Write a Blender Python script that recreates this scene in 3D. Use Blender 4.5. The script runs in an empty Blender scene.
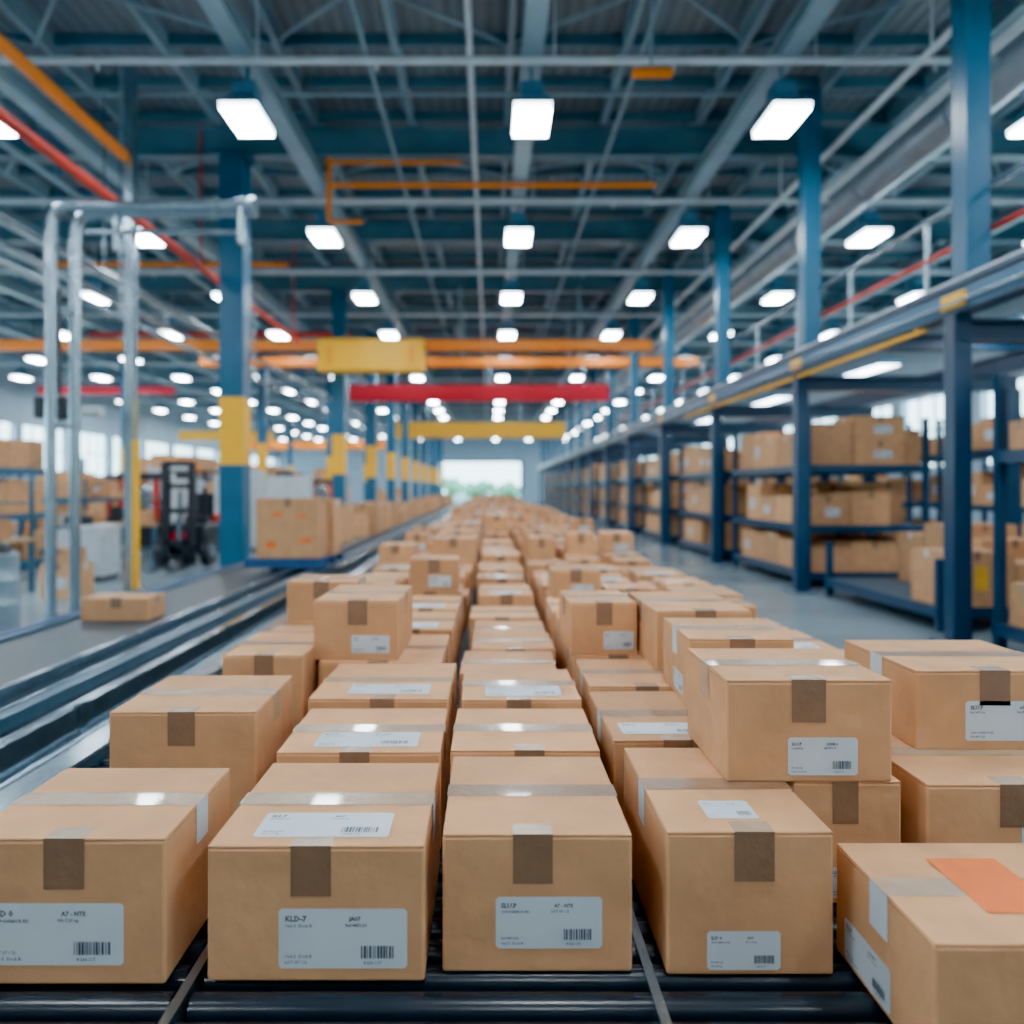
import bpy, bmesh, math, random
from mathutils import Vector, Matrix
random.seed(7)
CZ=1.77
scene=bpy.context.scene

# ------------------------------------------------------------ materials
MATS={}
def mat(name,col,rough=0.6,metal=0.0,nscale=6,namt=0.12,bump=0.0,bscale=60,shade=False,emit=None,estr=0,coat=0,wr=False):
    m=bpy.data.materials.new(name); m.use_nodes=True
    nt=m.node_tree; b=nt.nodes['Principled BSDF']
    b.inputs['Roughness'].default_value=rough; b.inputs['Metallic'].default_value=metal
    if coat: b.inputs['Coat Weight'].default_value=coat
    tc=nt.nodes.new('ShaderNodeTexCoord')
    n=nt.nodes.new('ShaderNodeTexNoise'); n.inputs['Scale'].default_value=nscale; n.inputs['Detail'].default_value=5
    nt.links.new(tc.outputs['Object'],n.inputs['Vector'])
    r=nt.nodes.new('ShaderNodeMapRange'); r.inputs['From Min'].default_value=.3; r.inputs['From Max'].default_value=.7
    r.inputs['To Min'].default_value=1-namt; r.inputs['To Max'].default_value=1+namt
    nt.links.new(n.outputs['Fac'],r.inputs['Value'])
    mx=nt.nodes.new('ShaderNodeVectorMath'); mx.operation='SCALE'; mx.inputs[0].default_value=col[:3]
    last=r.outputs['Result']
    if shade:
        a=nt.nodes.new('ShaderNodeAttribute'); a.attribute_name='shade'
        mm=nt.nodes.new('ShaderNodeMath'); mm.operation='MULTIPLY'
        nt.links.new(last,mm.inputs[0]); nt.links.new(a.outputs['Fac'],mm.inputs[1]); last=mm.outputs[0]
    nt.links.new(last,mx.inputs['Scale'])
    nt.links.new(mx.outputs[0],b.inputs['Base Color'])
    if bump>0:
        n2=nt.nodes.new('ShaderNodeTexNoise'); n2.inputs['Scale'].default_value=bscale; n2.inputs['Detail'].default_value=3
        nt.links.new(tc.outputs['Object'],n2.inputs['Vector'])
        bp=nt.nodes.new('ShaderNodeBump'); bp.inputs['Strength'].default_value=bump; bp.inputs['Distance'].default_value=.01
        nt.links.new(n2.outputs['Fac'],bp.inputs['Height'])
        out=bp
        if wr:  # broad dents and soft buckles of used cardboard
            n3=nt.nodes.new('ShaderNodeTexNoise'); n3.inputs['Scale'].default_value=5.0; n3.inputs['Detail'].default_value=2; n3.inputs['Distortion'].default_value=.4
            nt.links.new(tc.outputs['Object'],n3.inputs['Vector'])
            b2=nt.nodes.new('ShaderNodeBump'); b2.inputs['Strength'].default_value=.6; b2.inputs['Distance'].default_value=.018
            nt.links.new(n3.outputs['Fac'],b2.inputs['Height']); nt.links.new(bp.outputs[0],b2.inputs['Normal']); out=b2
        nt.links.new(out.outputs[0],b.inputs['Normal'])
    if emit:
        b.inputs['Emission Color'].default_value=(*emit,1); b.inputs['Emission Strength'].default_value=estr
    MATS[name]=m; return m
mat('cardboard',(.68,.36,.168),.74,nscale=7,namt=.10,bump=.18,bscale=30,shade=True,wr=True)
mat('cardboard_edge',(.40,.22,.10),.85,shade=True)
mat('tape',(.27,.155,.09),.3,nscale=20,namt=.1,bump=.2,bscale=50,coat=.3)
mat('tape_clear',(.50,.36,.25),.22,nscale=20,namt=.1,bump=.2,bscale=50,coat=.4)
mat('label_paper',(.62,.70,.76),.5,namt=.04)
mat('label_orange',(.90,.18,.015),.5)
mat('label_yellow',(.9,.5,.02),.5)
mat('ink',(.08,.10,.14),.6)
mat('roller_black',(.010,.018,.028),.24,nscale=15,bump=.05)
mat('rubber_belt',(.018,.04,.06),.36,nscale=8,bump=.1)
mat('steel_rail',(.36,.48,.56),.2,metal=.9,nscale=12)
mat('rail_paint',(.07,.17,.25),.28,metal=.5,nscale=5)
mat('frame_dark',(.015,.035,.055),.45,nscale=8)
mat('blue_steel',(.006,.11,.215),.36,nscale=3,namt=.08)
mat('rack_blue',(.005,.045,.105),.33,nscale=4,namt=.1)
mat('shelf_steel',(.03,.085,.14),.4,nscale=4)
mat('yellow_paint',(1.0,.50,.0),.45,nscale=2,namt=.02)
mat('orange_paint',(1.0,.26,.0),.45,nscale=2,namt=.03)
mat('red_paint',(.92,.003,.045),.45,nscale=2,namt=.03)
mat('red_pipe',(.60,.03,.015),.45,nscale=4)
mat('galv_pipe',(.38,.50,.58),.25,metal=.85,nscale=6)
mat('roof_beam',(.11,.225,.30),.42,nscale=2,namt=.12)
mat('roof_tray',(.23,.38,.475),.38,nscale=2,namt=.12)
mat('white_pipe',(.62,.74,.82),.4,nscale=3)
mat('duct',(.34,.45,.53),.28,metal=.4,nscale=3)
mat('lamp_housing',(.10,.27,.42),.4,metal=.2)
mat('lamp_glow',(.9,.95,1),.4,emit=(.86,.94,1),estr=72)
mat('lamp_bloom_skirt',(.9,.95,1),.4,emit=(.75,.92,1),estr=12)  # glowing skirt put on the lamps to imitate their bloom
mat('strip_glow',(.9,.95,1),.4,emit=(.85,.96,1),estr=14)
mat('machine_white',(.55,.62,.66),.4)
mat('machine_dark',(.02,.025,.035),.4)
mat('pallet_blue',(.01,.07,.20),.5)
mat('wood',(.42,.27,.14),.7,nscale=15,namt=.25)
mat('wall_panel',(.36,.50,.60),.6,nscale=1,namt=.08)
mat('wall_warm',(.62,.56,.48),.7,nscale=1,namt=.06)  # unseen back wall, tinted warm to bounce warmer light onto box fronts
mat('leaf',(.22,.42,.24),.8,nscale=2,namt=.3)
mat('bark',(.22,.18,.14),.9)
mat('screen',(.05,.2,.3),.3,emit=(.2,.6,.9),estr=2)
mat('concrete_floor',(.20,.27,.315),.22,nscale=.8,namt=.18,bump=.05,bscale=20)
mat('grass',(.28,.40,.30),.9,nscale=3)
def deck_mat():
    m=bpy.data.materials.new('roof_deck'); m.use_nodes=True; nt=m.node_tree; b=nt.nodes['Principled BSDF']
    tc=nt.nodes.new('ShaderNodeTexCoord'); w=nt.nodes.new('ShaderNodeTexWave'); w.bands_direction='X'
    w.inputs['Scale'].default_value=1.3; w.inputs['Distortion'].default_value=0
    nt.links.new(tc.outputs['Object'],w.inputs['Vector'])
    cr=nt.nodes.new('ShaderNodeMix'); cr.data_type='RGBA'
    cr.inputs['A'].default_value=(.15,.195,.235,1); cr.inputs['B'].default_value=(.19,.25,.29,1)
    nt.links.new(w.outputs['Fac'],cr.inputs['Factor']); nt.links.new(cr.outputs['Result'],b.inputs['Base Color'])
    bp=nt.nodes.new('ShaderNodeBump'); bp.inputs['Strength'].default_value=.4; bp.inputs['Distance'].default_value=.05
    nt.links.new(w.outputs['Fac'],bp.inputs['Height']); nt.links.new(bp.outputs[0],b.inputs['Normal'])
    b.inputs['Roughness'].default_value=.6; MATS['roof_deck']=m
deck_mat()

# ------------------------------------------------------------ mesh builder
class MB:
    def __init__(s): s.v=[];s.f=[];s.m=[];s.s=[];s.sm=[];s.mats=[];s.M=None
    def mi(s,n):
        if n not in s.mats: s.mats.append(n)
        return s.mats.index(n)
    def add(s,vs,fs,m,shade=1.0,smooth=False):
        o=len(s.v)
        if s.M is not None: vs=[s.M@Vector(p) for p in vs]
        s.v.extend([tuple(p) for p in vs]); k=s.mi(m)
        for i,f in enumerate(fs):
            s.f.append(tuple(i+o for i in f)); s.m.append(k); s.s.append(shade[i] if isinstance(shade,list) else shade); s.sm.append(smooth)
    def box(s,x0,x1,y0,y1,z0,z1,m,shade=1.0):
        vs=[(x0,y0,z0),(x1,y0,z0),(x1,y1,z0),(x0,y1,z0),(x0,y0,z1),(x1,y0,z1),(x1,y1,z1),(x0,y1,z1)]
        s.add(vs,[(0,3,2,1),(4,5,6,7),(0,1,5,4),(1,2,6,5),(2,3,7,6),(3,0,4,7)],m,shade)
    def bbox(s,x0,x1,y0,y1,z0,z1,m,bev=.01,shade=1.0,seg=2,wear=1.0):
        bm=bmesh.new(); bmesh.ops.create_cube(bm,size=1)
        for v in bm.verts: v.co=Vector(((x0+x1)/2+v.co.x*(x1-x0),(y0+y1)/2+v.co.y*(y1-y0),(z0+z1)/2+v.co.z*(z1-z0)))
        bmesh.ops.bevel(bm,geom=list(bm.edges),offset=bev,segments=seg,affect='EDGES',profile=.5)
        bm.verts.index_update()
        big=.25*min((x1-x0)*(y1-y0),(x1-x0)*(z1-z0),(y1-y0)*(z1-z0))
        sh=[shade if f.calc_area()>big else shade*wear for f in bm.faces]
        s.add([v.co.copy() for v in bm.verts],[[v.index for v in f.verts] for f in bm.faces],m,sh); bm.free()
    def quad(s,p,m,shade=1.0): s.add(p,[tuple(range(len(p)))],m,shade)
    def tube(s,pts,r,m,n=10,caps=True,shade=1.0):
        pts=[Vector(p) for p in pts]; vs=[];fs=[]
        d=(pts[1]-pts[0]).normalized(); up=Vector((0,0,1)) if abs(d.z)<.9 else Vector((0,1,0))
        u=d.cross(up).normalized()
        for i,p in enumerate(pts):
            if i==0: t=pts[1]-pts[0]
            elif i==len(pts)-1: t=pts[-1]-pts[-2]
            else: t=(pts[i+1]-p).normalized()+(p-pts[i-1]).normalized()
            t.normalize(); u=(u-t*u.dot(t)).normalized(); w=t.cross(u)
            rr=r[i] if isinstance(r,(list,tuple)) else r
            for k in range(n):
                a=2*math.pi*k/n; vs.append(p+u*math.cos(a)*rr+w*math.sin(a)*rr)
        for i in range(len(pts)-1):
            for k in range(n):
                a=i*n+k; b=i*n+(k+1)%n; fs.append((a,b,b+n,a+n))
        s.add(vs,fs,m,shade,True)
        if caps:
            L=len(pts)-1
            s.add([vs[k] for k in range(n)],[tuple(range(n))[::-1]],m,shade)
            s.add([vs[L*n+k] for k in range(n)],[tuple(range(n))],m,shade)
    def build(s,name):
        me=bpy.data.meshes.new(name); me.from_pydata(s.v,[],s.f)
        for n in s.mats: me.materials.append(MATS[n])
        me.polygons.foreach_set('material_index',s.m); me.polygons.foreach_set('use_smooth',s.sm)
        a=me.attributes.new('shade','FLOAT','FACE'); a.data.foreach_set('value',s.s)
        me.update(); o=bpy.data.objects.new(name,me); scene.collection.objects.link(o); return o
def bend(pts,rad=.2,n=6):
    pts=[Vector(p) for p in pts]; out=[pts[0]]
    for i in range(1,len(pts)-1):
        a=(pts[i-1]-pts[i]).normalized(); b=(pts[i+1]-pts[i]).normalized()
        p0=pts[i]+a*rad; p1=pts[i]+b*rad
        for k in range(n+1):
            t=k/n; out.append(p0*(1-t)**2+pts[i]*2*t*(1-t)+p1*t*t)
    out.append(pts[-1]); return out
def ibeam(mb,x0,x1,y0,y1,z0,z1,m,axis):
    t=.03
    if axis=='X':
        yc=(y0+y1)/2
        mb.box(x0,x1,y0,y1,z0,z0+t,m); mb.box(x0,x1,y0,y1,z1-t,z1,m); mb.box(x0,x1,yc-t/2,yc+t/2,z0+t,z1-t,m)
    elif axis=='Y':
        xc=(x0+x1)/2
        mb.box(x0,x1,y0,y1,z0,z0+t,m); mb.box(x0,x1,y0,y1,z1-t,z1,m); mb.box(xc-t/2,xc+t/2,y0,y1,z0+t,z1-t,m)
    else:
        xc=(x0+x1)/2
        mb.box(x0,x1,y0,y0+t,z0,z1,m); mb.box(x0,x1,y1-t,y1,z0,z1,m); mb.box(xc-t/2,xc+t/2,y0+t,y1-t,z0,z1,m)

# ------------------------------------------------------------ text tris
TC={}
def text2d(sx,bold=0):
    k=(sx,bold)
    if k in TC: return TC[k]
    cu=bpy.data.curves.new('t','FONT'); cu.body=sx; cu.size=1; cu.offset=.02*bold; cu.resolution_u=1
    o=bpy.data.objects.new('t',cu); scene.collection.objects.link(o)
    dg=bpy.context.evaluated_depsgraph_get(); dg.update()
    me=bpy.data.meshes.new_from_object(o.evaluated_get(dg))
    v=[(p.co.x,p.co.y) for p in me.vertices]; f=[tuple(p.vertices) for p in me.polygons]
    bpy.data.objects.remove(o); bpy.data.meshes.remove(me); bpy.data.curves.remove(cu)
    TC[k]=(v,f); return TC[k]
TITLES=['SJ.D 0','GLD 8','SLL.P','SLU.P','KLD-7','BZ.ID']
LINES=['1204 HARBOR RD','Unit 5  Dock B','Ref 4471-20','Handling std','Wt 3.20 kg','Order 88213','LOT 07 / 12']
def label(mb,o,u,v,w,h,detail=2):
    o=Vector(o);u=Vector(u);v=Vector(v);n=u.cross(v)
    def P(a,b,d): return o+u*a+v*b+n*d
    r=.006
    mb.quad([P(r,0,.0012),P(w-r,0,.0012),P(w,r,.0012),P(w,h-r,.0012),P(w-r,h,.0012),P(r,h,.0012),P(0,h-r,.0012),P(0,r,.0012)],'label_paper')
    def rect(a0,a1,b0,b1): mb.quad([P(a0,b0,.002),P(a1,b0,.002),P(a1,b1,.002),P(a0,b1,.002)],'ink')
    if detail>=1:
        x=w*.64
        while x<w*.90:
            bw=random.choice([.0015,.0025,.004])*w/.24; rect(x,min(x+bw,w*.93),h*.17,h*.38); x+=bw+random.choice([.0015,.002,.003])*w/.24
    if detail==1:
        for b in (.75,.6,.3): rect(w*.06,w*random.uniform(.3,.5),h*b,h*(b+.05))
    if detail>=2:
        def tx(sx,a,b,size,bold=0):
            vv,ff=text2d(sx,bold)
            mb.add([P(a+p[0]*size,b+p[1]*size,.002) for p in vv],ff,'ink')
        s=min(h,w*.45)
        tx(random.choice(TITLES),w*.05,h*.79,s*.135,2)
        tx(random.choice(LINES[:3]),w*.05,h*.69,s*.075,1)
        tx(random.choice(['A7 - NTE','JA07','ZONE 4']),w*.55,h*.80,s*.10,2)
        tx(random.choice(LINES),w*.52,h*.70,s*.075,1)
        tx('4 206 117',w*.66,h*.07,s*.075,1)
        tx(random.choice(LINES),w*.05,h*.18,s*.075,1)
        tx(random.choice(LINES),w*.05,h*.08,s*.075,1)

def carton(mb,x0,x1,y0,y1,z0,z1,rot=0,detail=2,lab=None,toplab=None,sidelab=None,shade=None,tapes=True,topmat='label_paper'):
    cx,cy=(x0+x1)/2,(y0+y1)/2
    mb.M=Matrix.Translation((cx,cy,0))@Matrix.Rotation(rot,4,'Z')
    sh=shade if shade else random.uniform(.80,1.1)
    a,b=(x1-x0)/2,(y1-y0)/2
    ft=.005 if detail>=2 else .004
    zb=z1-ft
    if detail>=2:
        mb.bbox(-a,a,-b,b,z0,zb,'cardboard',.006,sh,2,1.18)
        mb.bbox(-a+.001,a-.001,-b+.0005,-.0025,zb-.001,z1,'cardboard',.0018,sh*1.03,1)
        mb.bbox(-a+.001,a-.001,.0025,b-.0005,zb-.001,z1,'cardboard',.0018,sh*.98,1)
        mb.box(-a+.004,a-.004,-.0026,.0026,zb,zb+.0012,'cardboard_edge',.5)
        for sx in (-1,1):
            xx=sx*(a+.0004)
            p=[(xx,-b+.006,zb-.004),(xx,b-.006,zb-.004),(xx,b-.006,zb-.0015),(xx,-b+.006,zb-.0015)]
            mb.quad(p if sx>0 else p[::-1],'cardboard_edge',.8)
    else:
        mb.box(-a,a,-b,b,z0,zb,'cardboard',sh)
        mb.box(-a+.002,a-.002,-b,-.004,zb,z1,'cardboard',sh*1.03); mb.box(-a+.002,a-.002,.004,b,zb,z1,'cardboard',sh*.97)
    if tapes:
        tw=.034; e=.0012; dr=min(.09,(z1-z0)*.38)
        tm='tape_clear' if random.random()<.6 else 'tape'
        mb.quad([(-a,-tw,z1+e),(a,-tw,z1+e),(a,tw,z1+e),(-a,tw,z1+e)],tm)
        X=a+e+.0006
        sm_='label_paper' if random.random()<.5 else 'tape_clear'
        mb.quad([(X,-tw,z1-dr),(X,tw,z1-dr),(X,tw,z1+e),(X,-tw,z1+e)],sm_)
        mb.quad([(-X,tw,z1-dr),(-X,-tw,z1-dr),(-X,-tw,z1+e),(-X,tw,z1+e)],sm_)
        mb.quad([(-X,-tw,z1+e),(-a,-tw,z1+e),(-a,tw,z1+e),(-X,tw,z1+e)],tm)
        mb.quad([(a,-tw,z1+e),(X,-tw,z1+e),(X,tw,z1+e),(a,tw,z1+e)],tm)
        fw=min(.042,a*.24); Y=-b-e; o=a*random.uniform(-.06,.06)
        mb.quad([(o-fw,Y,z1-dr*1.15),(o+fw,Y,z1-dr*1.15),(o+fw,Y,z1+e*.8),(o-fw,Y,z1+e*.8)],'tape')
        mb.quad([(o-fw,Y,z1+e*.8),(o+fw,Y,z1+e*.8),(o+fw,-b+.05,z1+e*.8),(o-fw,-b+.05,z1+e*.8)],'tape_clear')
    W,H=2*a,z1-z0
    if lab:
        u0,u1,v0,v1=lab
        label(mb,(-a+u0*W,-b,z0+v0*H),(1,0,0),(0,0,1),(u1-u0)*W,(v1-v0)*H,detail)
    if toplab:
        u0,u1,v0,v1=toplab
        if topmat!='label_paper':
            mb.quad([(-a+u0*W,-b+v0*2*b,z1+.002),(-a+u1*W,-b+v0*2*b,z1+.002),(-a+u1*W,-b+v1*2*b,z1+.002),(-a+u0*W,-b+v1*2*b,z1+.002)],topmat)
        else: label(mb,(-a+u0*W,-b+v0*2*b,z1+.0005),(1,0,0),(0,1,0),(u1-u0)*W,(v1-v0)*2*b,detail)
    if sidelab:
        u0,u1,v0,v1=sidelab
        label(mb,(-a,b-u0*2*b,z0+v0*H),(0,-1,0),(0,0,1),(u1-u0)*2*b,(v1-v0)*H,detail)
    mb.M=None
def box_obj(*args,**k):
    mb=MB(); carton(mb,*args,**k); return mb.build('cardboard_box')

# ------------------------------------------------------------ main pile
RZ=.75; T=1.05
box_obj(-1.09,-.667,1.54,1.93,RZ,1.05,0.0,lab=(.13,.80,.136,.56),shade=.93)
box_obj(-.585,-.135,1.55,2.02,RZ,1.03,.0,lab=(.33,.92,.10,.54),toplab=(.18,.82,.08,.33),shade=.96)
box_obj(-.10,.30,1.58,2.04,RZ,1.04,.0,lab=(.28,.84,.175,.55),shade=.97)
box_obj(.37,.72,1.57,2.08,RZ,1.05,.0,lab=(.24,.68,.04,.31),toplab=(.30,.62,.12,.30),shade=.95)
box_obj(.765,1.25,1.29,1.66,RZ,.985,.0,sidelab=(.12,.62,.05,.42),toplab=(.32,.62,.25,.8),topmat='label_orange',shade=1.0)
box_obj(-1.17,-.72,2.3,2.75,RZ,1.083,.01,shade=.92)
box_obj(-1.07,-.745,3.0,3.48,RZ,1.10,-.01,shade=.93)
box_obj(-.60,-.14,2.10,2.52,RZ,1.03,.008,toplab=(.2,.85,.1,.4),shade=1.04)
box_obj(-.62,-.14,2.56,3.08,RZ,1.05,-.01,toplab=(.25,.85,.12,.36),shade=1.0)
box_obj(-.72,-.20,3.14,3.74,RZ,1.04,0,shade=.98)
box_obj(-1.12,-.76,3.54,4.0,RZ,1.04,.015)
box_obj(-.11,.31,2.10,2.50,RZ,1.035,-.006,shade=1.05)
box_obj(-.10,.31,2.55,2.98,RZ,1.05,.012,toplab=(.2,.85,.1,.4))
box_obj(-.12,.28,3.03,3.45,RZ,1.02,-.02)
box_obj(.35,.72,2.14,2.66,RZ,T,.01,toplab=(.1,.8,.1,.3))
box_obj(.36,.76,2.72,3.16,RZ,T,0)
box_obj(.36,.76,3.22,3.7,RZ,T,-.01)
box_obj(.745,1.01,1.84,2.32,RZ,T,0,lab=(.3,.9,.05,.3))
box_obj(.78,1.16,2.38,2.84,RZ,T,0)
box_obj(.80,1.18,2.92,3.5,RZ,T,0)
box_obj(1.06,1.52,1.82,2.28,RZ,T,0,lab=(.5,.9,.3,.7))
box_obj(1.20,1.68,2.34,2.80,RZ,T,0)
box_obj(1.22,1.66,2.86,3.35,RZ,T,0,toplab=(.2,.7,.2,.5))
# uppers
box_obj(.578,.985,1.835,2.2,T,1.30,.0,lab=(.37,.79,.07,.44),shade=.95)
box_obj(1.17,1.62,2.06,2.48,T,1.268,.0,lab=(.30,.90,.12,.62),shade=.92)
box_obj(.65,.99,2.43,2.83,T,1.28,-.02,sidelab=(.45,.8,.1,.4),shade=.92)
box_obj(.65,1.03,2.96,3.52,T,1.285,.015,shade=.93)
box_obj(.34,.63,3.24,3.64,T,1.275,.03,lab=(.5,.95,.1,.45),shade=.97)
box_obj(-.745,-.385,3.18,3.70,1.04,1.292,-.015,lab=(.45,.9,.12,.42),shade=.92)
pile=MB()
cols=[(-1.10,-.66,4.05,.05,.10),(-.60,-.15,3.80,.04,.12),(-.11,.31,3.5,.0,.10),(.36,.76,3.76,.16,.28),(.80,1.18,3.56,.10,.22),(1.22,1.64,3.41,.0,.18)]
for x0,x1,y,p1,p2 in cols:
    while y<62:
        d=random.uniform(.34,.60); p=p1 if y<8 else p2
        a=x0+random.uniform(-.015,.04); b=x1-random.uniform(-.01,.06)
        top=T+random.uniform(-.06,.03)
        det=1 if y<14 else 0
        tl=(.2,.8,.1,.35) if random.random()<.35 else None
        lb=(.4,.85,.15,.5) if random.random()<.5 else None
        tm='label_orange' if (tl and random.random()<.15) else 'label_paper'
        if tm=='label_orange': tl=(.55,.85,.1,.35)
        rot=random.uniform(-.03,.03)
        if y<5.0: box_obj(a,b,y,y+d,RZ,top,rot*.6,detail=2,toplab=tl,lab=lb,topmat=tm)
        else: carton(pile,a,b,y,y+d,RZ,top,rot,det,lb,tl,topmat=tm)
        if random.random()<p:
            i0,i1=random.uniform(0,.05),random.uniform(0,.05)
            h=random.uniform(.17,.26)
            if y<5.0: box_obj(a+i0,b-i1,y+.01,y+d-.02,top,top+h,rot*2,detail=2,lab=lb)
            else: carton(pile,a+i0,b-i1,y+.01,y+d-.02,top,top+h,rot*2.5,det,lb,None)
        y+=d+random.uniform(.025,.07)
pile.build('cardboard_box_pile')

# ------------------------------------------------------------ main roller conveyor
mb=MB()
X0,X1=-1.52,1.98
lanes=[(X0+.06,-.64),(-.60,.325),(.345,X1-.06)]
y=-.6
while y<13:
    for a,b in lanes: mb.tube([(a,y,RZ-.034),(b,y,RZ-.034)],.034,'roller_black',10)
    y+=.088
for a,b in lanes: mb.box(a,b,13,62,RZ-.05,RZ-.004,'rubber_belt')
for xr in (-.62,.335):
    mb.box(xr-.010,xr+.010,-.7,62,RZ-.10,RZ+.004,'steel_rail')
for s,xe in ((-1,X0),(1,X1)):
    mb.box(xe-.05,xe+.05,-.7,62,RZ-.16,RZ+.03,'rail_paint'); mb.box(xe-.055,xe+.055,-.7,62,RZ+.03,RZ+.045,'steel_rail')
mb.box(X0,X1,-.7,62,RZ-.2,RZ-.16,'frame_dark')
y=-.5
while y<62:
    for xe in (X0,0,X1):
        mb.box(xe-.04,xe+.04,y-.04,y+.04,0,RZ-.16,'frame_dark'); mb.box(xe-.09,xe+.09,y-.09,y+.09,0,.012,'frame_dark')
    mb.box(X0,X1,y-.02,y+.02,.25,.30,'frame_dark'); y+=2.5
mb.build('roller_conveyor')

# ------------------------------------------------------------ left belt conveyor
mb=MB(); BX0,BX1=-3.30,-1.95; BZ=.75
mb.box(BX0+.08,BX1-.42,-1,60,BZ-.05,BZ,'rubber_belt')
mb.box(BX0-.02,BX0+.08,-1,60,BZ-.2,BZ+.02,'rail_paint'); mb.box(BX0-.03,BX0+.02,-1,60,BZ+.02,BZ+.03,'pallet_blue')
mb.box(BX1-.42,BX1-.38,-1,60,BZ-.2,BZ+.06,'steel_rail')
mb.box(BX1-.38,BX1-.20,-1,60,BZ-.08,BZ-.05,'frame_dark')
mb.box(BX1-.29,BX1-.27,-1,60,BZ-.05,BZ-.01,'steel_rail')
mb.box(BX1-.20,BX1-.12,-1,60,BZ-.1,BZ+.04,'rail_paint'); mb.box(BX1-.205,BX1-.185,-1,60,BZ+.04,BZ+.05,'steel_rail')
mb.box(BX1-.12,BX1-.04,-1,60,BZ-.12,BZ-.02,'roller_black')
mb.box(BX1-.04,BX1+.03,-1,60,BZ-.22,BZ,'steel_rail')
mb.tube([(BX1+.06,-1,BZ-.14),(BX1+.06,60,BZ-.14)],.02,'steel_rail',8)
mb.box(BX0,BX1,-1,60,BZ-.28,BZ-.2,'frame_dark')
y=-.5
while y<60:
    for xe in (BX0+.05,BX1-.05):
        mb.box(xe-.04,xe+.04,y-.04,y+.04,0,BZ-.2,'rail_paint')
    mb.box(BX1,BX1+.04,y,y+.06,BZ-.2,BZ+.015,'steel_rail')
    y+=2
mb.build('belt_conveyor')
box_obj(-3.14,-2.62,5.75,6.05,BZ+.001,BZ+.175,.0,detail=2,shade=.9)
mb=MB()
def pallet(mb,x0,x1,y0,y1,z,m='pallet_blue'):
    for k in range(5):
        a=x0+(x1-x0)*k/5; mb.box(a+.01,a+(x1-x0)/5-.01,y0,y1,z+.09,z+.11,m)
    for k in range(3):
        b=y0+(y1-y0-.1)*k/2; mb.box(x0,x1,b,b+.1,z,z+.09,m)
pallet(mb,-2.95,-1.97,9.0,10.1,BZ+.062)
mb.build('plastic_pallet')
mb=MB(); z=BZ+.175
carton(mb,-2.82,-2.06,9.04,9.5,z,z+.72,0,1,None,None,shade=.85)
carton(mb,-2.82,-2.45,9.54,10.05,z,z+.6,0,1); carton(mb,-2.42,-1.99,9.54,10.05,z,z+.70,0,1)
mb.M=None
for (x0,x1,z0,z1) in ((-2.62,-2.5,.5,.55),(-2.3,-2.15,.18,.24),(-2.33,-2.22,.48,.52),(-2.7,-2.58,.12,.2)):
    mb.quad([(x0,9.036,z+z0),(x1,9.036,z+z0),(x1,9.036,z+z1),(x0,9.036,z+z1)],'label_orange')
mb.build('palletised_carton_stack')
mb=MB(); y=12.5
while y<52:
    w=random.uniform(.45,.7); h=random.uniform(.3,.7)
    carton(mb,-3.12,-3.12+w,y,y+w,BZ,BZ+h,0,0)
    y+=w+random.uniform(.3,1.8)
mb.build('conveyor_carton_row')

# ------------------------------------------------------------ building shell
WX0,WX1,WY0,WY1=-26,17,-14,92; RH=CZ+7.7
def plane(name,x0,x1,y0,y1,z0,z1,m):
    b=MB(); b.box(x0,x1,y0,y1,z0,z1,m); return b.build(name)
plane('floor',WX0-.3,WX1+.3,WY0-.3,WY1+.3,-.2,0,'concrete_floor')
plane('ceiling',WX0-.3,WX1+.3,WY0-.3,WY1+.3,RH,RH+.15,'roof_deck')
plane('wall_back',WX0-.3,WX1+.3,WY0-.3,WY0,0,RH,'wall_warm')
def sidewall(name,x0,x1):
    b=MB(); zb,zt=2.6,5.3
    b.box(x0,x1,WY0,WY1,0,zb,'wall_panel'); b.box(x0,x1,WY0,WY1,zt,RH,'wall_panel')
    y=WY0
    while y<WY1:
        b.box(x0,x1,y,min(y+.8,WY1),zb,zt,'wall_panel')
        for k in (1,2,3): b.box((x0+x1)/2-.03,(x0+x1)/2+.03,y+.8+k*1.05-.03,y+.8+k*1.05+.03,zb,zt,'rail_paint')
        b.box((x0+x1)/2-.03,(x0+x1)/2+.03,y+.8,min(y+5,WY1),3.97,4.03,'rail_paint')
        y+=5
    b.build(name)
sidewall('wall_left',WX0-.3,WX0); sidewall('wall_right',WX1,WX1+.3)
b=MB()
b.box(WX0,-6.8,WY1,WY1+.3,0,RH,'wall_panel'); b.box(3.8,WX1,WY1,WY1+.3,0,RH,'wall_panel'); b.box(-6.8,3.8,WY1,WY1+.3,5.0,RH,'wall_panel')
b.build('wall_far')
b=MB(); b.box(-7.0,-6.75,WY1-.08,WY1+.38,0,5.2,'blue_steel'); b.box(3.75,4.0,WY1-.08,WY1+.38,0,5.2,'blue_steel'); b.box(-6.75,3.75,WY1-.08,WY1+.38,4.95,5.2,'blue_steel')
b.build('door_frame')
plane('outside_ground',-120,120,WY1+.3,260,-.25,-.05,'grass')
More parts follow.
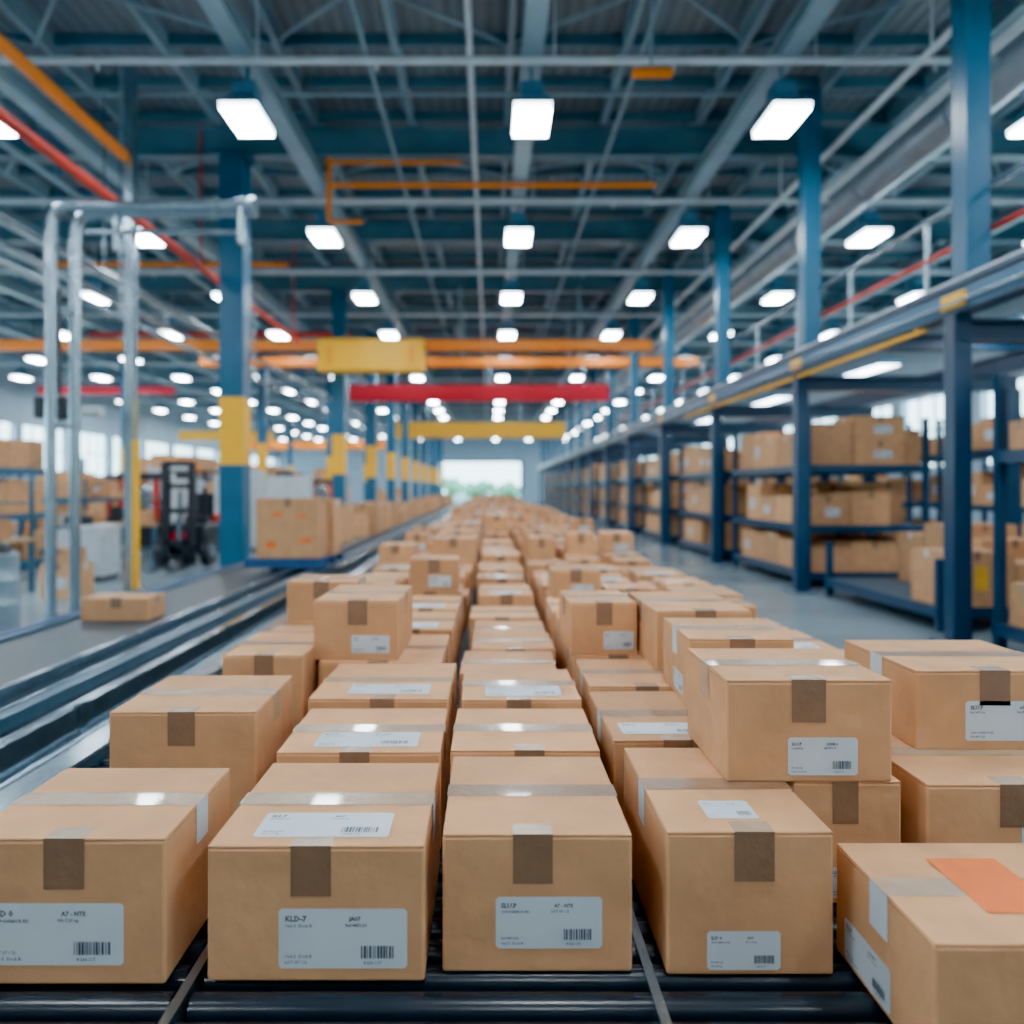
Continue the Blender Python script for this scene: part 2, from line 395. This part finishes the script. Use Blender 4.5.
for k in range(13):
    tb=MB(); tx=-22+k*3.6+random.uniform(-1,1); ty=150+random.uniform(-8,8); H=random.uniform(2.2,3.4)
    tb.tube([(tx,ty,-.06),(tx,ty,H*.5)],[.2,.12],'bark',8)
    for j in range(8):
        bm=bmesh.new(); bmesh.ops.create_icosphere(bm,subdivisions=2,radius=random.uniform(.8,1.3))
        off=Vector((tx+random.uniform(-1.5,1.5),ty+random.uniform(-1,1),H*.6+random.uniform(-.9,.7)))
        for v in bm.verts: v.co=v.co*(1+random.uniform(-.12,.12))+off
        bm.verts.index_update(); tb.add([v.co.copy() for v in bm.verts],[[v.index for v in f.verts] for f in bm.faces],'leaf'); bm.free()
    tb.build('tree')

# roof structure
BAYY=[11.2+5.25*k for k in range(-4,15)]
LAMPY=BAYY[1:]
LAMPX=[-23.4,-19.4,-15.4,-11.5,-7.6,-3.62,.62,4.35,8.3,12.3]
LH=CZ+5.45
mb=MB()
for y in BAYY:
    yy=y-1.1
    ibeam(mb,WX0+.02,WX1-.02,yy-.15,yy+.15,CZ+6.75,CZ+7.35,'roof_beam','X')
mb.build('roof_rafter_beams')
mb=MB()
x=WX0+1
while x<WX1:
    mb.box(x-.05,x+.05,WY0+.02,WY1-.02,CZ+7.35,RH,'roof_tray'); x+=1.95
y=WY0+.5
while y<WY1:
    mb.box(WX0+.02,WX1-.02,y-.04,y+.04,CZ+7.5,RH,'roof_beam'); y+=1.3125
mb.build('roof_purlins')
mb=MB()
for x in LAMPX:
    ibeam(mb,x-.15,x+.15,WY0+.02,WY1-.02,CZ+6.28,CZ+6.58,'roof_tray','Y')
    for y in BAYY: mb.box(x-.03,x+.03,y-1.13,y-1.07,CZ+6.58,CZ+6.78,'roof_beam')
mb.build('lamp_support_beams')
mb=MB()
for i,y in enumerate(BAYY):
    mb.tube([(WX0+.05,y-.5,CZ+6.1),(WX1-.05,y-.5,CZ+6.1)],.055,'white_pipe',8)
    mb.tube([(WX0+.05,y-3.2,CZ+6.95),(WX1-.05,y-3.2,CZ+6.95)],.035,'roof_tray',8)
    for x in LAMPX: mb.tube([(x+.3,y-.5,CZ+6.1),(x+.3,y-.5,CZ+7.4)],.015,'white_pipe',6); mb.tube([(x+2,y-.5,CZ+6.1),(x+2,y-.5,CZ+5.95)],.02,'white_pipe',6)
mb.build('sprinkler_pipes')
mb=MB()
for y in LAMPY[1:]:
    for x in (-13.5,-9.6,-5.6,-1.6,2.5,6.5,10.3):
        mb.tube([(x,y-1.1,CZ+6.75),(x+1.9,y+1.5,CZ+7.5)],.03,'roof_tray',6)
        mb.tube([(x+3.8,y-1.1,CZ+6.75),(x+1.9,y+1.5,CZ+7.5)],.03,'roof_tray',6)
mb.build('roof_bracing')
mb=MB(); mb.tube([(7.6,WY0+.05,CZ+6.1),(7.6,WY1-.05,CZ+6.1)],.36,'duct',20)
for y in range(-12,92,3): mb.tube([(7.6,y,CZ+6.1),(7.6,y+.08,CZ+6.1)],.39,'duct',20)
for y in BAYY: mb.tube([(7.6,y-1.1,CZ+6.4),(7.6,y-1.1,CZ+6.8)],.03,'duct',6)
mb.build('ventilation_duct')
mb=MB()
for xx,zz,r,mm in ((6.4,5.6,.07,'white_pipe'),(5.95,5.9,.05,'white_pipe'),(2.3,6.6,.03,'roof_tray'),(-.3,6.5,.045,'white_pipe'),(-1.9,6.65,.03,'roof_tray'),(-8.9,6.3,.07,'roof_tray')):
    mb.tube([(xx,WY0+.05,CZ+zz),(xx,WY1-.05,CZ+zz)],r,mm,10)
    for y in BAYY: mb.tube([(xx,y-1.1,CZ+zz),(xx,y-1.1,CZ+6.8)],.02,mm,6)
mb.build('overhead_pipes')

# lamps
def lamp(mb,x,y,z):
    a,b=.26,.44; t=.15
    def ring(p,q,zz): return [(x-p,y-q,z+zz),(x+p,y-q,z+zz),(x+p,y+q,z+zz),(x-p,y+q,z+zz)]
    def walls(r0,r1,m): mb.add(r0+r1,[(k,(k+1)%4,4+(k+1)%4,4+k) for k in range(4)],m)
    walls(ring(a,b,0),ring(a+.01,b+.01,.09),'lamp_bloom_skirt')
    walls(ring(a+.01,b+.01,.09),ring(a+.01,b+.01,.13),'lamp_housing')
    walls(ring(a+.01,b+.01,.13),ring(t,t,.36),'lamp_housing')
    walls(ring(t,t,.36),ring(t,t,.56),'lamp_housing')
    mb.add(ring(t,t,.56),[(0,1,2,3)],'lamp_housing')
    for k in range(4): mb.box(x-t-.02,x+t+.02,y-t-.02,y+t+.02,z+.39+k*.045,z+.405+k*.045,'lamp_housing')
    mb.add(ring(a,b,0),[(3,2,1,0)],'lamp_glow')
    mb.tube([(x,y,z+.56),(x,y,CZ+6.3)],.03,'lamp_housing',6)
rest=MB()
for x in LAMPX:
    for y in LAMPY:
        if x in (-3.62,.62,4.35) and 10<y<23:
            o=MB(); lamp(o,x,y,LH); o.build('high_bay_lamp')
        else: lamp(rest,x,y,LH)
rest.build('high_bay_lamp_array')

# columns
def column(name,x,y,w,zt,band=True,m='blue_steel'):
    mb=MB()
    segs=[(0,2.24,m),(2.24,3.6,'yellow_paint'),(3.6,zt,m)] if band else [(0,zt,m)]
    for z0,z1,mm in segs: ibeam(mb,x-w/2,x+w/2,y-w/2,y+w/2,z0,z1,mm,'Z')
    for z0,z1,mm in segs:
        mb.box(x-w/2,x-w/2+.02,y-w/2+.03,y+w/2-.03,z0,z1,mm); mb.box(x+w/2-.02,x+w/2,y-w/2+.03,y+w/2-.03,z0,z1,mm)
    mb.box(x-w*.75,x+w*.75,y-w*.75,y+w*.75,0,.03,m)
    mb.box(x-w*.7,x+w*.7,y-w*.7,y+w*.7,zt-.05,zt,m)
    for sx in (-1,1):
        for sy in (-1,1): mb.tube([(x+sx*w*.65,y+sy*w*.65,.03),(x+sx*w*.65,y+sy*w*.65,.08)],.025,'galv_pipe',6)
    mb.build(name)
for y in (15.3,25.9,33,39.5,46,52.5,59,66,73,80): column('steel_column',-5.2,y,.48 if y<20 else .42,CZ+6.75)
for y in (31,44,57,70): column('steel_column',-9.4,y,.34,CZ+6.75)
for y in (20,34,48,62): column('steel_column',-16.5,y,.36,CZ+6.75)

def gantry(name,x0,x1,y,z0,z1,m,supports=()):
    mb=MB(); ibeam(mb,x0,x1,y-.18,y+.18,z0,z1,m,'X')
    mb.box(x0,x1,y-.2,y-.18,z0+.02,z1-.02,m)
    for xs in supports: mb.tube([(xs,y,z1),(xs,y,CZ+6.8)],.04,'roof_tray',8)
    mb.build(name)
gantry('crane_beam',-19,5.4,25.2,CZ+4.62,CZ+4.95,'orange_paint',(-14,-9,-1,3))
gantry('crane_beam',-11,7.9,28.6,CZ+4.62,CZ+4.95,'orange_paint',(-9,-1,3))
gantry('crane_beam',-6.0,5.1,32.2,CZ+3.72,CZ+4.4,'red_paint',(-4,0,4))
gantry('crane_beam',-6.6,4.8,48,CZ+3.2,CZ+4.2,'yellow_paint',(-4,2))
gantry('crane_beam',-6.6,5.2,56.2,CZ+3.9,CZ+4.5,'orange_paint',(-4,2))
gantry('crane_beam',-24,-16.8,58,CZ+3.7,CZ+4.4,'yellow_paint',(-22,-18))
gantry('crane_beam',-24,-16.8,40,CZ+5.0,CZ+5.4,'red_paint',(-22,-18))
gantry('crane_beam',-24,-9.8,70,CZ+3.6,CZ+4.4,'orange_paint',(-22,-18))
mb=MB(); mb.bbox(-5.6,-2.15,24.3,24.97,CZ+3.8,CZ+4.85,'yellow_paint',.05)
mb.tube([(-4,24.7,CZ+3.8),(-4,24.7,CZ+3.5)],.03,'machine_dark',8)
for xs in (-5.2,-2.55): mb.box(xs-.05,xs+.05,24.28,24.3,CZ+4.0,CZ+4.6,'orange_paint')
mb.build('crane_hoist_trolley')
mb=MB()
YC=15.35
mb.tube(bend([(-3.3,YC,CZ+5.6),(-3.3,YC,CZ+6.2),(3.4,YC,CZ+6.2)],.15),.055,'orange_paint',8)
mb.tube([(-3.3,YC,CZ+6.2),(-3.3,YC,CZ+6.755)],.05,'orange_paint',8); mb.tube([(-3.3,YC,CZ+6.665),(-.6,YC,CZ+6.665)],.045,'orange_paint',8); mb.tube([(3.3,YC,CZ+6.2),(3.3,YC,CZ+6.755)],.03,'roof_tray',8)
mb.tube(bend([(-3.3,YC,CZ+5.7),(-3.3,YC,CZ+5.45),(-2.6,YC,CZ+5.45)],.1),.045,'orange_paint',8)
mb.build('orange_conduit')
mb=MB(); mb.box(1.95,2.5,10.2,10.35,CZ+5.65,CZ+5.72,'orange_paint'); mb.tube([(2.2,10.27,CZ+5.7),(2.2,10.2,CZ+6.76)],.02,'roof_tray',6); mb.build('overhead_marker_sign')
mb=MB(); mb.tube([(-12,20.8,CZ+6.2),(-5.6,20.8,CZ+6.2)],.07,'orange_paint',8); mb.tube([(-8,20.8,CZ+6.2),(-8,20.8,CZ+7.4)],.03,'orange_paint',6); mb.build('orange_conduit')
mb=MB(); mb.tube([(-16,30,CZ+6.15),(-5.6,30,CZ+6.15)],.10,'red_pipe',8); mb.tube([(-10,30,CZ+6.15),(-10,30,CZ+7.4)],.03,'red_pipe',8); mb.build('red_branch_pipe')
mb=MB(); mb.tube([(-5.9,WY0+.05,CZ+4.5),(-5.9,23,CZ+4.5)],.085,'red_pipe',10)
for y in (-8,0,8,15.3,22.5): mb.tube([(-5.9,y,CZ+4.5),(-5.9,y,CZ+7.4)],.02,'red_pipe',6)
mb.build('red_fire_pipe')
mb=MB(); mb.tube([(-6.3,WY0+.05,CZ+5.72),(-6.3,12.88,CZ+5.72)],.10,'orange_paint',10)
for y in (-8,0,12.8): mb.tube([(-6.3,y,CZ+5.72),(-6.3,y,CZ+7.4)],.02,'roof_tray',6)
mb.build('orange_gas_pipe')
mb=MB()
for xx,zz,r in ((-7.2,CZ+4.0,.06),(-6.9,CZ+3.2,.045),(-9.5,CZ+4.4,.08),(-10.4,CZ+5.2,.1)):
    mb.tube([(xx,WY0+.05,zz),(xx,70,zz)],r,'galv_pipe',10)
    for y in range(-10,70,8): mb.tube([(xx,y,zz),(xx,y,CZ+7.4)],.018,'galv_pipe',6)
mb.build('galvanised_pipe_run')

# pipe gate (left)
mb=MB()
for dx,dy,dz in ((0,0,0),(.22,.2,-.03)):
    mb.tube(bend([(-6.03+dx,10.3+dy,0),(-6.03+dx,10.3+dy,CZ+3.88+dz),(-3.25,10.3+dy,CZ+3.88+dz)],.3),.072,'galv_pipe',14)
    mb.tube([(-6.03+dx,10.3+dy,0),(-6.03+dx,10.3+dy,.04)],.14,'galv_pipe',14)
mb.tube([(-5.2,10.42,CZ+3.3),(-5.2,10.42,CZ+3.9)],.04,'galv_pipe',10)
mb.tube([(-5.6,10.4,CZ+3.55),(-3.4,10.4,CZ+3.55)],.04,'galv_pipe',10)
mb.tube([(-3.42,10.3,CZ+3.35),(-3.42,10.3,CZ+3.98)],.06,'galv_pipe',10); mb.tube([(-3.8,10.3,CZ+3.88),(-3.72,10.3,CZ+3.88)],.11,'galv_pipe',14)
mb.tube([(-3.3,10.3,CZ+3.88),(-3.22,10.3,CZ+3.88)],.11,'galv_pipe',14)
for z in (1.2,2.6,4.2): mb.box(-6.1,-5.72,10.35,10.45,z,z+.06,'galv_pipe')
mb.build('pipe_gantry')
mb=MB(); mb.box(-6.30,-6.15,12.9,13.1,0,CZ+7.35,'galv_pipe'); mb.box(-6.15,-6.07,12.88,13.0,0,2.6,'yellow_paint'); mb.box(-6.4,-6.0,12.8,13.2,0,.04,'galv_pipe')
mb.build('steel_post')
mb=MB(); mb.tube([(-6.9,12,CZ+3.15),(-6.9,12,CZ+1.5)],.04,'machine_dark',8); mb.bbox(-7.2,-6.7,11.8,12.2,CZ+1.1,CZ+1.45,'machine_dark',.04); mb.bbox(-6.7,-6.2,11.9,12.1,CZ+1.15,CZ+1.3,'machine_white',.03)
mb.tube([(-7.0,12,CZ+1.1),(-7.0,12,CZ+.8)],.06,'machine_dark',10)
mb.build('overhead_scanner')

# ------------------------------------------------------------ left machinery
def forklift(x,y,body='red_pipe'):
    mb=MB()
    mb.bbox(x-.5,x+.5,y,y+1.7,.28,.95,'machine_dark',.08); mb.bbox(x-.48,x+.48,y+1.2,y+2.0,.3,1.15,body,.12)
    for sx in (-.52,.52):
        for yy,r in ((y+.25,.32),(y+1.6,.27)):
            mb.tube([(x+sx-.09,yy,r),(x+sx+.09,yy,r)],r,'machine_dark',18); mb.tube([(x+sx-.1,yy,r),(x+sx+.1,yy,r)],r*.5,'galv_pipe',14)
    for sx in (-.42,.42):
        mb.box(x+sx-.04,x+sx+.04,y+.25,y+.33,.9,2.15,'machine_dark'); mb.box(x+sx-.04,x+sx+.04,y+1.5,y+1.58,1.1,2.15,'machine_dark')
    for k in range(6): mb.box(x-.42,x+.42,y+.25+k*.25,y+.30+k*.25,2.12,2.17,'machine_dark')
    for sx in (-.46,.42): mb.box(x+sx-.02,x+sx+.06,y+.25,y+1.58,2.12,2.18,'machine_dark')
    for sx in (-.3,.3): mb.box(x+sx-.07,x+sx+.07,y-.22,y-.08,.08,2.35,'machine_dark')
    for z in (.4,1.2,1.75,2.25): mb.box(x-.32,x+.32,y-.18,y-.12,z,z+.12,'machine_dark')
    mb.tube([(x,y-.1,.4),(x,y-.1,1.7)],.06,'galv_pipe',10)
    mb.box(x-.45,x+.45,y-.30,y-.24,.15,.25,'machine_dark'); mb.box(x-.45,x+.45,y-.30,y-.24,.5,.60,'machine_dark')
    for k in range(5): mb.box(x-.42+k*.2,x-.38+k*.2,y-.29,y-.26,.5,1.1,'machine_dark')
    for sx in (-.22,.22): mb.box(x+sx-.06,x+sx+.06,y-1.2,y-.26,.0,.05,'machine_dark'); mb.box(x+sx-.06,x+sx+.06,y-.30,y-.25,.0,.6,'machine_dark')
    mb.bbox(x-.25,x+.25,y+.75,y+1.2,.95,1.1,'machine_dark',.04); mb.bbox(x-.28,x+.28,y+1.15,y+1.27,1.05,1.65,'machine_dark',.04)
    mb.tube([(x,y+.35,.95),(x,y+.5,1.3)],.03,'machine_dark',8)
    mb.tube([(x+.16*math.cos(t*math.pi/6),y+.5+.1*math.sin(t*math.pi/6),1.3+.1*math.sin(t*math.pi/6)) for t in range(13)],.015,'machine_dark',6)
    for sx in (-.42,.42): mb.tube([(x+sx,y+.2,1.85),(x+sx,y+.12,1.85)],.07,'label_paper',12)
    mb.box(x-.3,x+.3,y-.02,y+.0,.6,.78,'red_paint'); mb.tube([(x,y+.9,2.18),(x,y+.9,2.3)],.06,'orange_paint',10)
    mb.build('forklift')
forklift(-6.95,16.9)
def packing_machine(x,y):
    mb=MB()
    mb.bbox(x-.6,x+.6,y-.5,y+.5,.12,.85,'machine_dark',.03); mb.box(x-.5,x+.5,y-.4,y+.4,0,.12,'machine_dark')
    for sx in (-.5,.42): mb.bbox(x+sx-.06,x+sx+.08,y-.4,y-.25,.85,2.15,'red_pipe',.01); mb.bbox(x+sx-.06,x+sx+.08,y+.25,y+.4,.85,2.15,'red_pipe',.01)
    mb.bbox(x-.62,x+.58,y-.45,y+.45,2.0,2.2,'machine_dark',.03)
    mb.tube([(x-.2,y-.35,1.65),(x-.2,y+.35,1.65)],.22,'galv_pipe',20)
    mb.tube([(x+.25,y-.35,1.4),(x+.25,y+.35,1.4)],.16,'galv_pipe',16)
    mb.bbox(x-.4,x+.4,y-.3,y+.3,.85,1.2,'machine_dark',.03); mb.tube([(x-.1,y,1.2),(x-.1,y,1.5)],.1,'galv_pipe',12)
    mb.bbox(x+.70,x+1.1,y-.3,y+.3,.1,2.4,'machine_white',.03); mb.quad([(x+.76,y-.305,1.15),(x+1.0,y-.305,1.15),(x+1.0,y-.305,1.42),(x+.76,y-.305,1.42)],'screen')
    mb.box(x+.75,x+1.05,y-.25,y+.25,0,.1,'machine_dark')
    mb.build('packing_machine')
packing_machine(-11.5,24); packing_machine(-8.2,37); packing_machine(-9.9,21.6)
def cabinet(x,y,w=1.1,h=1.05,d=.7):
    mb=MB(); mb.bbox(x-w/2,x+w/2,y-d/2,y+d/2,.08,h,'machine_white',.025); mb.box(x-w/2+.05,x+w/2-.05,y-d/2+.05,y+d/2-.05,0,.08,'machine_dark')
    for k in range(6): mb.box(x-w*.4,x-w*.05,y-d/2-.008,y-d/2,h*.3+k*.05,h*.3+k*.05+.02,'machine_dark')
    mb.box(x+.01,x+.02,y-d/2-.004,y-d/2,.12,h-.05,'machine_dark'); mb.tube([(x+.08,y-d/2-.03,h*.5),(x+.08,y-d/2-.03,h*.62)],.012,'machine_dark',6)
    mb.bbox(x-w*.3,x+w*.1,y-.15,y+.15,h,h+.18,'machine_dark',.02)
    mb.build('control_cabinet')
cabinet(-7.9,14.6); cabinet(-8.1,20.0,.8,2.0,.8); cabinet(-7.2,21.6,1.2,2.3,.8); cabinet(-13.4,18.6,1.3,1.9); cabinet(-7.5,28,1.6,2.2)
mb=MB()
prof=[(0,.30),(.02,.31),(.3,.3),(.32,.315),(.34,.3),(.6,.3),(.62,.315),(.64,.3),(.9,.3),(.92,.31),(.95,.30)]
mb.tube([(-6.25,9.4,p[0]) for p in prof],[p[1] for p in prof],'duct',24)
mb.tube([(-6.25,9.4,.93),(-6.25,9.4,1.05),(-6.25,9.4,1.12)],[.22,.2,.08],'machine_dark',18)
mb.build('steel_drum')
mb=MB(); carton(mb,-7.2,-6.6,12.0,12.5,.0,.55,0,1,(.3,.7,.3,.6)); carton(mb,-7.15,-6.7,12.02,12.45,.55,.8,0,1); mb.build('cardboard_box')

# ------------------------------------------------------------ racks
def rack(x0,x1,y0,y1,levels,top,fill=.85,bmax=.6,m='rack_blue',det=0,braces=True,posts=True,name='storage_rack',ylab=False):
    mb=MB()
    if posts:
        for x in (x0,x1-.09):
            for y in (y0,y1-.09): mb.box(x,x+.09,y,y+.09,0,top,m)
    for z in levels:
        mb.box(x0+.02,x1-.02,y0+.02,y1-.02,z-.03,z,'shelf_steel')
        mb.box(x0,x1,y0-.02,y0+.04,z-.13,z+.005,m); mb.box(x0,x1,y1-.04,y1+.02,z-.13,z+.005,m)
        mb.box(x0-.02,x0+.04,y0,y1,z-.13,z+.005,m); mb.box(x1-.04,x1+.02,y0,y1,z-.13,z+.005,m)
    if braces and top>2:
        z=.3
        while z+1.0<top:
            mb.tube([(x1-.05,y0+.04,z),(x1-.05,y1-.05,z+1.0)],.015,m,6); z+=1.2
    mb.build(name)
    big=bmax>.75
    bb=MB(); L=list(levels)+[top+.2]
    for i,z in enumerate(levels):
        room=min((L[i+1]-z-.16),1.25)
        if i==len(levels)-1: room=max(.95,min(1.0,room+.6))
        x=x0+.1
        while x<x1-.35:
            w=random.uniform(.62,bmax) if big else random.uniform(.42,bmax); w=min(w,x1-.08-x)
            y=y0+.08
            while y<y1-.4:
                d=random.uniform(.55,.85) if big else random.uniform(.4,.65); d=min(d,y1-.08-y)
                if random.random()<fill:
                    zz=z
                    while True:
                        h=random.uniform(.42,.78) if big else random.uniform(.28,.5)
                        if zz+h>z+room:
                            if zz==z: h=room*.9
                            else: break
                        carton(bb,x,x+w-.03,y,y+d-.03,zz,zz+h,0,det,(.4,.75,.3,.6) if random.random()<.35 else None,None,(.2,.6,.3,.6) if random.random()<.3 else None,tapes=det>0)
                        zz+=h
                        if random.random()<.5: break
                y+=d
            x+=w
    if ylab: bb.quad([(x0+.5,y0+.079,levels[0]+.2),(x0+.66,y0+.079,levels[0]+.2),(x0+.66,y0+.079,levels[0]+.5),(x0+.5,y0+.079,levels[0]+.5)],'label_yellow')
    if bb.v: bb.build('rack_carton_stock')
PY=[3.9,8.5,12.8,17.6,22.9,28.4,34,39.6,45.2,50.8,56.4,62,67.6,73.2,79]
PX=5.4
for i,y in enumerate(PY[:-1]):
    y1=min(PY[i+1]-.5,y+4.2)
    if i==0: rack(PX+.10,PX+2.25,y+.25,8.2,(.30,2.17),3.0,.8,.7,det=1)
    elif i==1: rack(PX+.10,PX+2.25,9.2,y1,(.30,),.9,.75,.95,det=1,braces=False,ylab=True)
    else: rack(PX+.10,PX+2.25,y+.25,y1,(.30,1.12,2.17),3.0,.9,.95,det=1 if y<25 else 0)
for i,y in enumerate(range(4,72,5)):
    rack(10.6,12.6,y,y+3.8,(.2,1.4,2.6),3.4,.7,.95,det=0,braces=False)
mb=MB()
for y in PY:
    w=.20; xs=PX-.1
    ibeam(mb,xs-w/2,xs+w/2,y-w/2,y+w/2,0,CZ+1.95,'rack_blue','Z'); mb.box(xs-w/2,xs-w/2+.02,y-w/2+.03,y+w/2-.03,0,CZ+1.95,'rack_blue'); mb.box(xs+w/2-.02,xs+w/2,y-w/2+.03,y+w/2-.03,0,CZ+1.95,'rack_blue')
    mb.box(PX-.3,PX+.1,y-.2,y+.2,0,.03,'rack_blue')
    w=.27; xs=PX+.05
    ibeam(mb,xs-w/2,xs+w/2,y-w/2,y+w/2,CZ+2.4,CZ+6.75,'blue_steel','Z'); mb.box(xs-w/2,xs-w/2+.02,y-w/2+.03,y+w/2-.03,CZ+2.4,CZ+6.75,'blue_steel')
    ibeam(mb,PX-.1,9.0,y-.12,y+.12,CZ+1.65,CZ+1.9,'rack_blue','X')
    ibeam(mb,PX-.1,9.0,y-.10+2.3,y+.10+2.3,CZ+1.98,CZ+2.2,'rack_blue','X')
ibeam(mb,PX-.2,PX+.02,0,82,CZ+1.95,CZ+2.22,'rack_blue','Y')
mb.box(PX-.22,PX+.35,0,82,CZ+2.24,CZ+2.32,'rack_blue')
mb.box(PX-.22,PX-.19,0,82,CZ+1.97,CZ+2.20,'blue_steel')
mb.box(PX-.225,PX-.215,0,82,CZ+2.30,CZ+2.325,'white_pipe')
mb.tube([(PX-.27,0,CZ+2.05),(PX-.27,82,CZ+2.05)],.02,'galv_pipe',6)
mb.box(PX+.2,PX+.3,0,82,CZ+2.32,CZ+2.45,'blue_steel')
ibeam(mb,8.8,9.0,0,82,CZ+1.95,CZ+2.3,'rack_blue','Y')
for y in PY: mb.box(8.8,9.0,y-.1,y+.1,0,CZ+1.65,'rack_blue')
for y in PY: mb.box(PX-.26,PX-.225,y-.35,y+.05,CZ+2.0,CZ+2.16,'yellow_paint')
mb.box(PX-.2,PX-.15,9,20,CZ+1.87,CZ+1.91,'yellow_paint')
for y in (9.2,14,19.8): mb.box(PX-.18,PX-.16,y-.02,y+.02,CZ+1.9,CZ+1.96,'yellow_paint')
mb.build('mezzanine_frame')
mb=MB()
for z,r,m in ((3.42,.035,'galv_pipe'),(2.92,.035,'red_pipe')):
    mb.tube([(PX+.25,0,CZ+z),(PX+.25,82,CZ+z)],r,m,8)
y=1.5
while y<82: mb.tube([(PX+.25,y,CZ+2.45),(PX+.25,y,CZ+3.42)],.03,'galv_pipe',8); y+=2.05
mb.build('mezzanine_guardrail')
mb=MB()
for y in PY:
    for xx in (7.1,):
        mb.box(xx-.22,xx+.22,y+.5,y+2.2,CZ+2.20,CZ+2.28,'lamp_housing')
        mb.add([(xx-.2,y+.52,CZ+2.19),(xx+.2,y+.52,CZ+2.19),(xx+.2,y+2.18,CZ+2.19),(xx-.2,y+2.18,CZ+2.19)],[(3,2,1,0)],'strip_glow')
mb.build('mezzanine_strip_lights')

# left racks, benches
for i,y in enumerate((14.5,20,26,32,38,45,52)):
    rack(-12.6,-10.3 if i!=1 else -11.0,y,y+3.2,(.15,1.2,2.2) if i%2==0 else (.15,1.5),2.7,.8,.9,m='blue_steel',det=0)
for y in (17,24,31,38,45,52,60): rack(-21,-18.5,y,y+4.5,(.15,1.4),2.2,.7,.9,m='orange_paint' if y%2 else 'rack_blue',det=0,braces=False)
mb=MB()
for x,y,n in ((-8.6,23.4,3),(-7.2,31,3),(-8.4,41,4),(-7,46,3),(-8,52,4),(-7,60,4),(-14.8,16,3),(-15,28,3)):
    pallet(mb,x-.6,x+.6,y,y+1.1,0,'wood')
    for k in range(n):
        for a in (0,1):
            for c in (0,1):
                carton(mb,x-.58+a*.58,x-.02+a*.58,y+.02+c*.53,y+.52+c*.53,.11+k*.42,.11+k*.42+.42,0,0,(.3,.7,.3,.6) if random.random()<.3 else None)
mb.M=None; mb.build('pallet_load_group')
def bench(x,y):
    mb=MB(); mb.bbox(x-1.1,x+1.1,y-.4,y+.4,.85,.92,'wood',.01)
    for sx in (-1,1):
        for sy in (-.32,.32): mb.box(x+sx-.04,x+sx+.04,y+sy-.04,y+sy+.04,0,.85,'rail_paint')
        mb.box(x+sx-.03,x+sx+.03,y+.3,y+.36,.92,2.0,'rail_paint')
    mb.box(x-1,x+1,y+.15,y+.38,1.5,1.53,'rail_paint'); mb.box(x-1,x+1,y-.3,y+.3,.3,.33,'rail_paint')
    carton(mb,x-.9,x-.5,y-.3,y+.1,.92,1.2,0,0); carton(mb,x+.3,x+.8,y-.3,y+.1,.92,1.25,0,0); carton(mb,x-.8,x-.2,y-.25,y+.2,.33,.7,0,0)
    carton(mb,x-.3,x+.2,y+.16,y+.37,1.53,1.75,0,0)
    mb.M=None; mb.bbox(x-.2,x+.2,y-.05,y+.0,1.0,1.3,'machine_dark',.01); mb.box(x-.04,x+.04,y-.03,y+.0,.92,1.0,'machine_dark'); mb.build('packing_bench')
bench(-8.9,12.6); bench(-9.0,18.2); bench(-14.5,22)

# ------------------------------------------------------------ world
w=bpy.data.worlds.new('World'); scene.world=w; w.use_nodes=True; nt=w.node_tree
bg=nt.nodes['Background']; tc=nt.nodes.new('ShaderNodeTexCoord'); sp=nt.nodes.new('ShaderNodeSeparateXYZ'); rp=nt.nodes.new('ShaderNodeValToRGB')
nt.links.new(tc.outputs['Generated'],sp.inputs[0]); nt.links.new(sp.outputs['Z'],rp.inputs[0])
rp.color_ramp.elements[0].position=.0; rp.color_ramp.elements[0].color=(.66,.95,1,1); rp.color_ramp.elements[1].position=.5; rp.color_ramp.elements[1].color=(.40,.70,1,1)
nt.links.new(rp.outputs[0],bg.inputs[0]); bg.inputs[1].default_value=6.0

# ------------------------------------------------------------ camera
cd=bpy.data.cameras.new('camera'); cam=bpy.data.objects.new('camera',cd); scene.collection.objects.link(cam)
cam.location=(0,0,CZ); cam.rotation_euler=(math.radians(90),0,0)
cd.sensor_width=36; cd.lens=36*750/1024; cd.shift_x=22/1024; cd.shift_y=-24/1024; cd.clip_end=500
cd.dof.use_dof=True; cd.dof.focus_distance=1.9; cd.dof.aperture_fstop=1.35
scene.camera=cam
scene.view_settings.view_transform='AgX'; scene.view_settings.look='AgX - Punchy'
scene.view_settings.exposure=.85
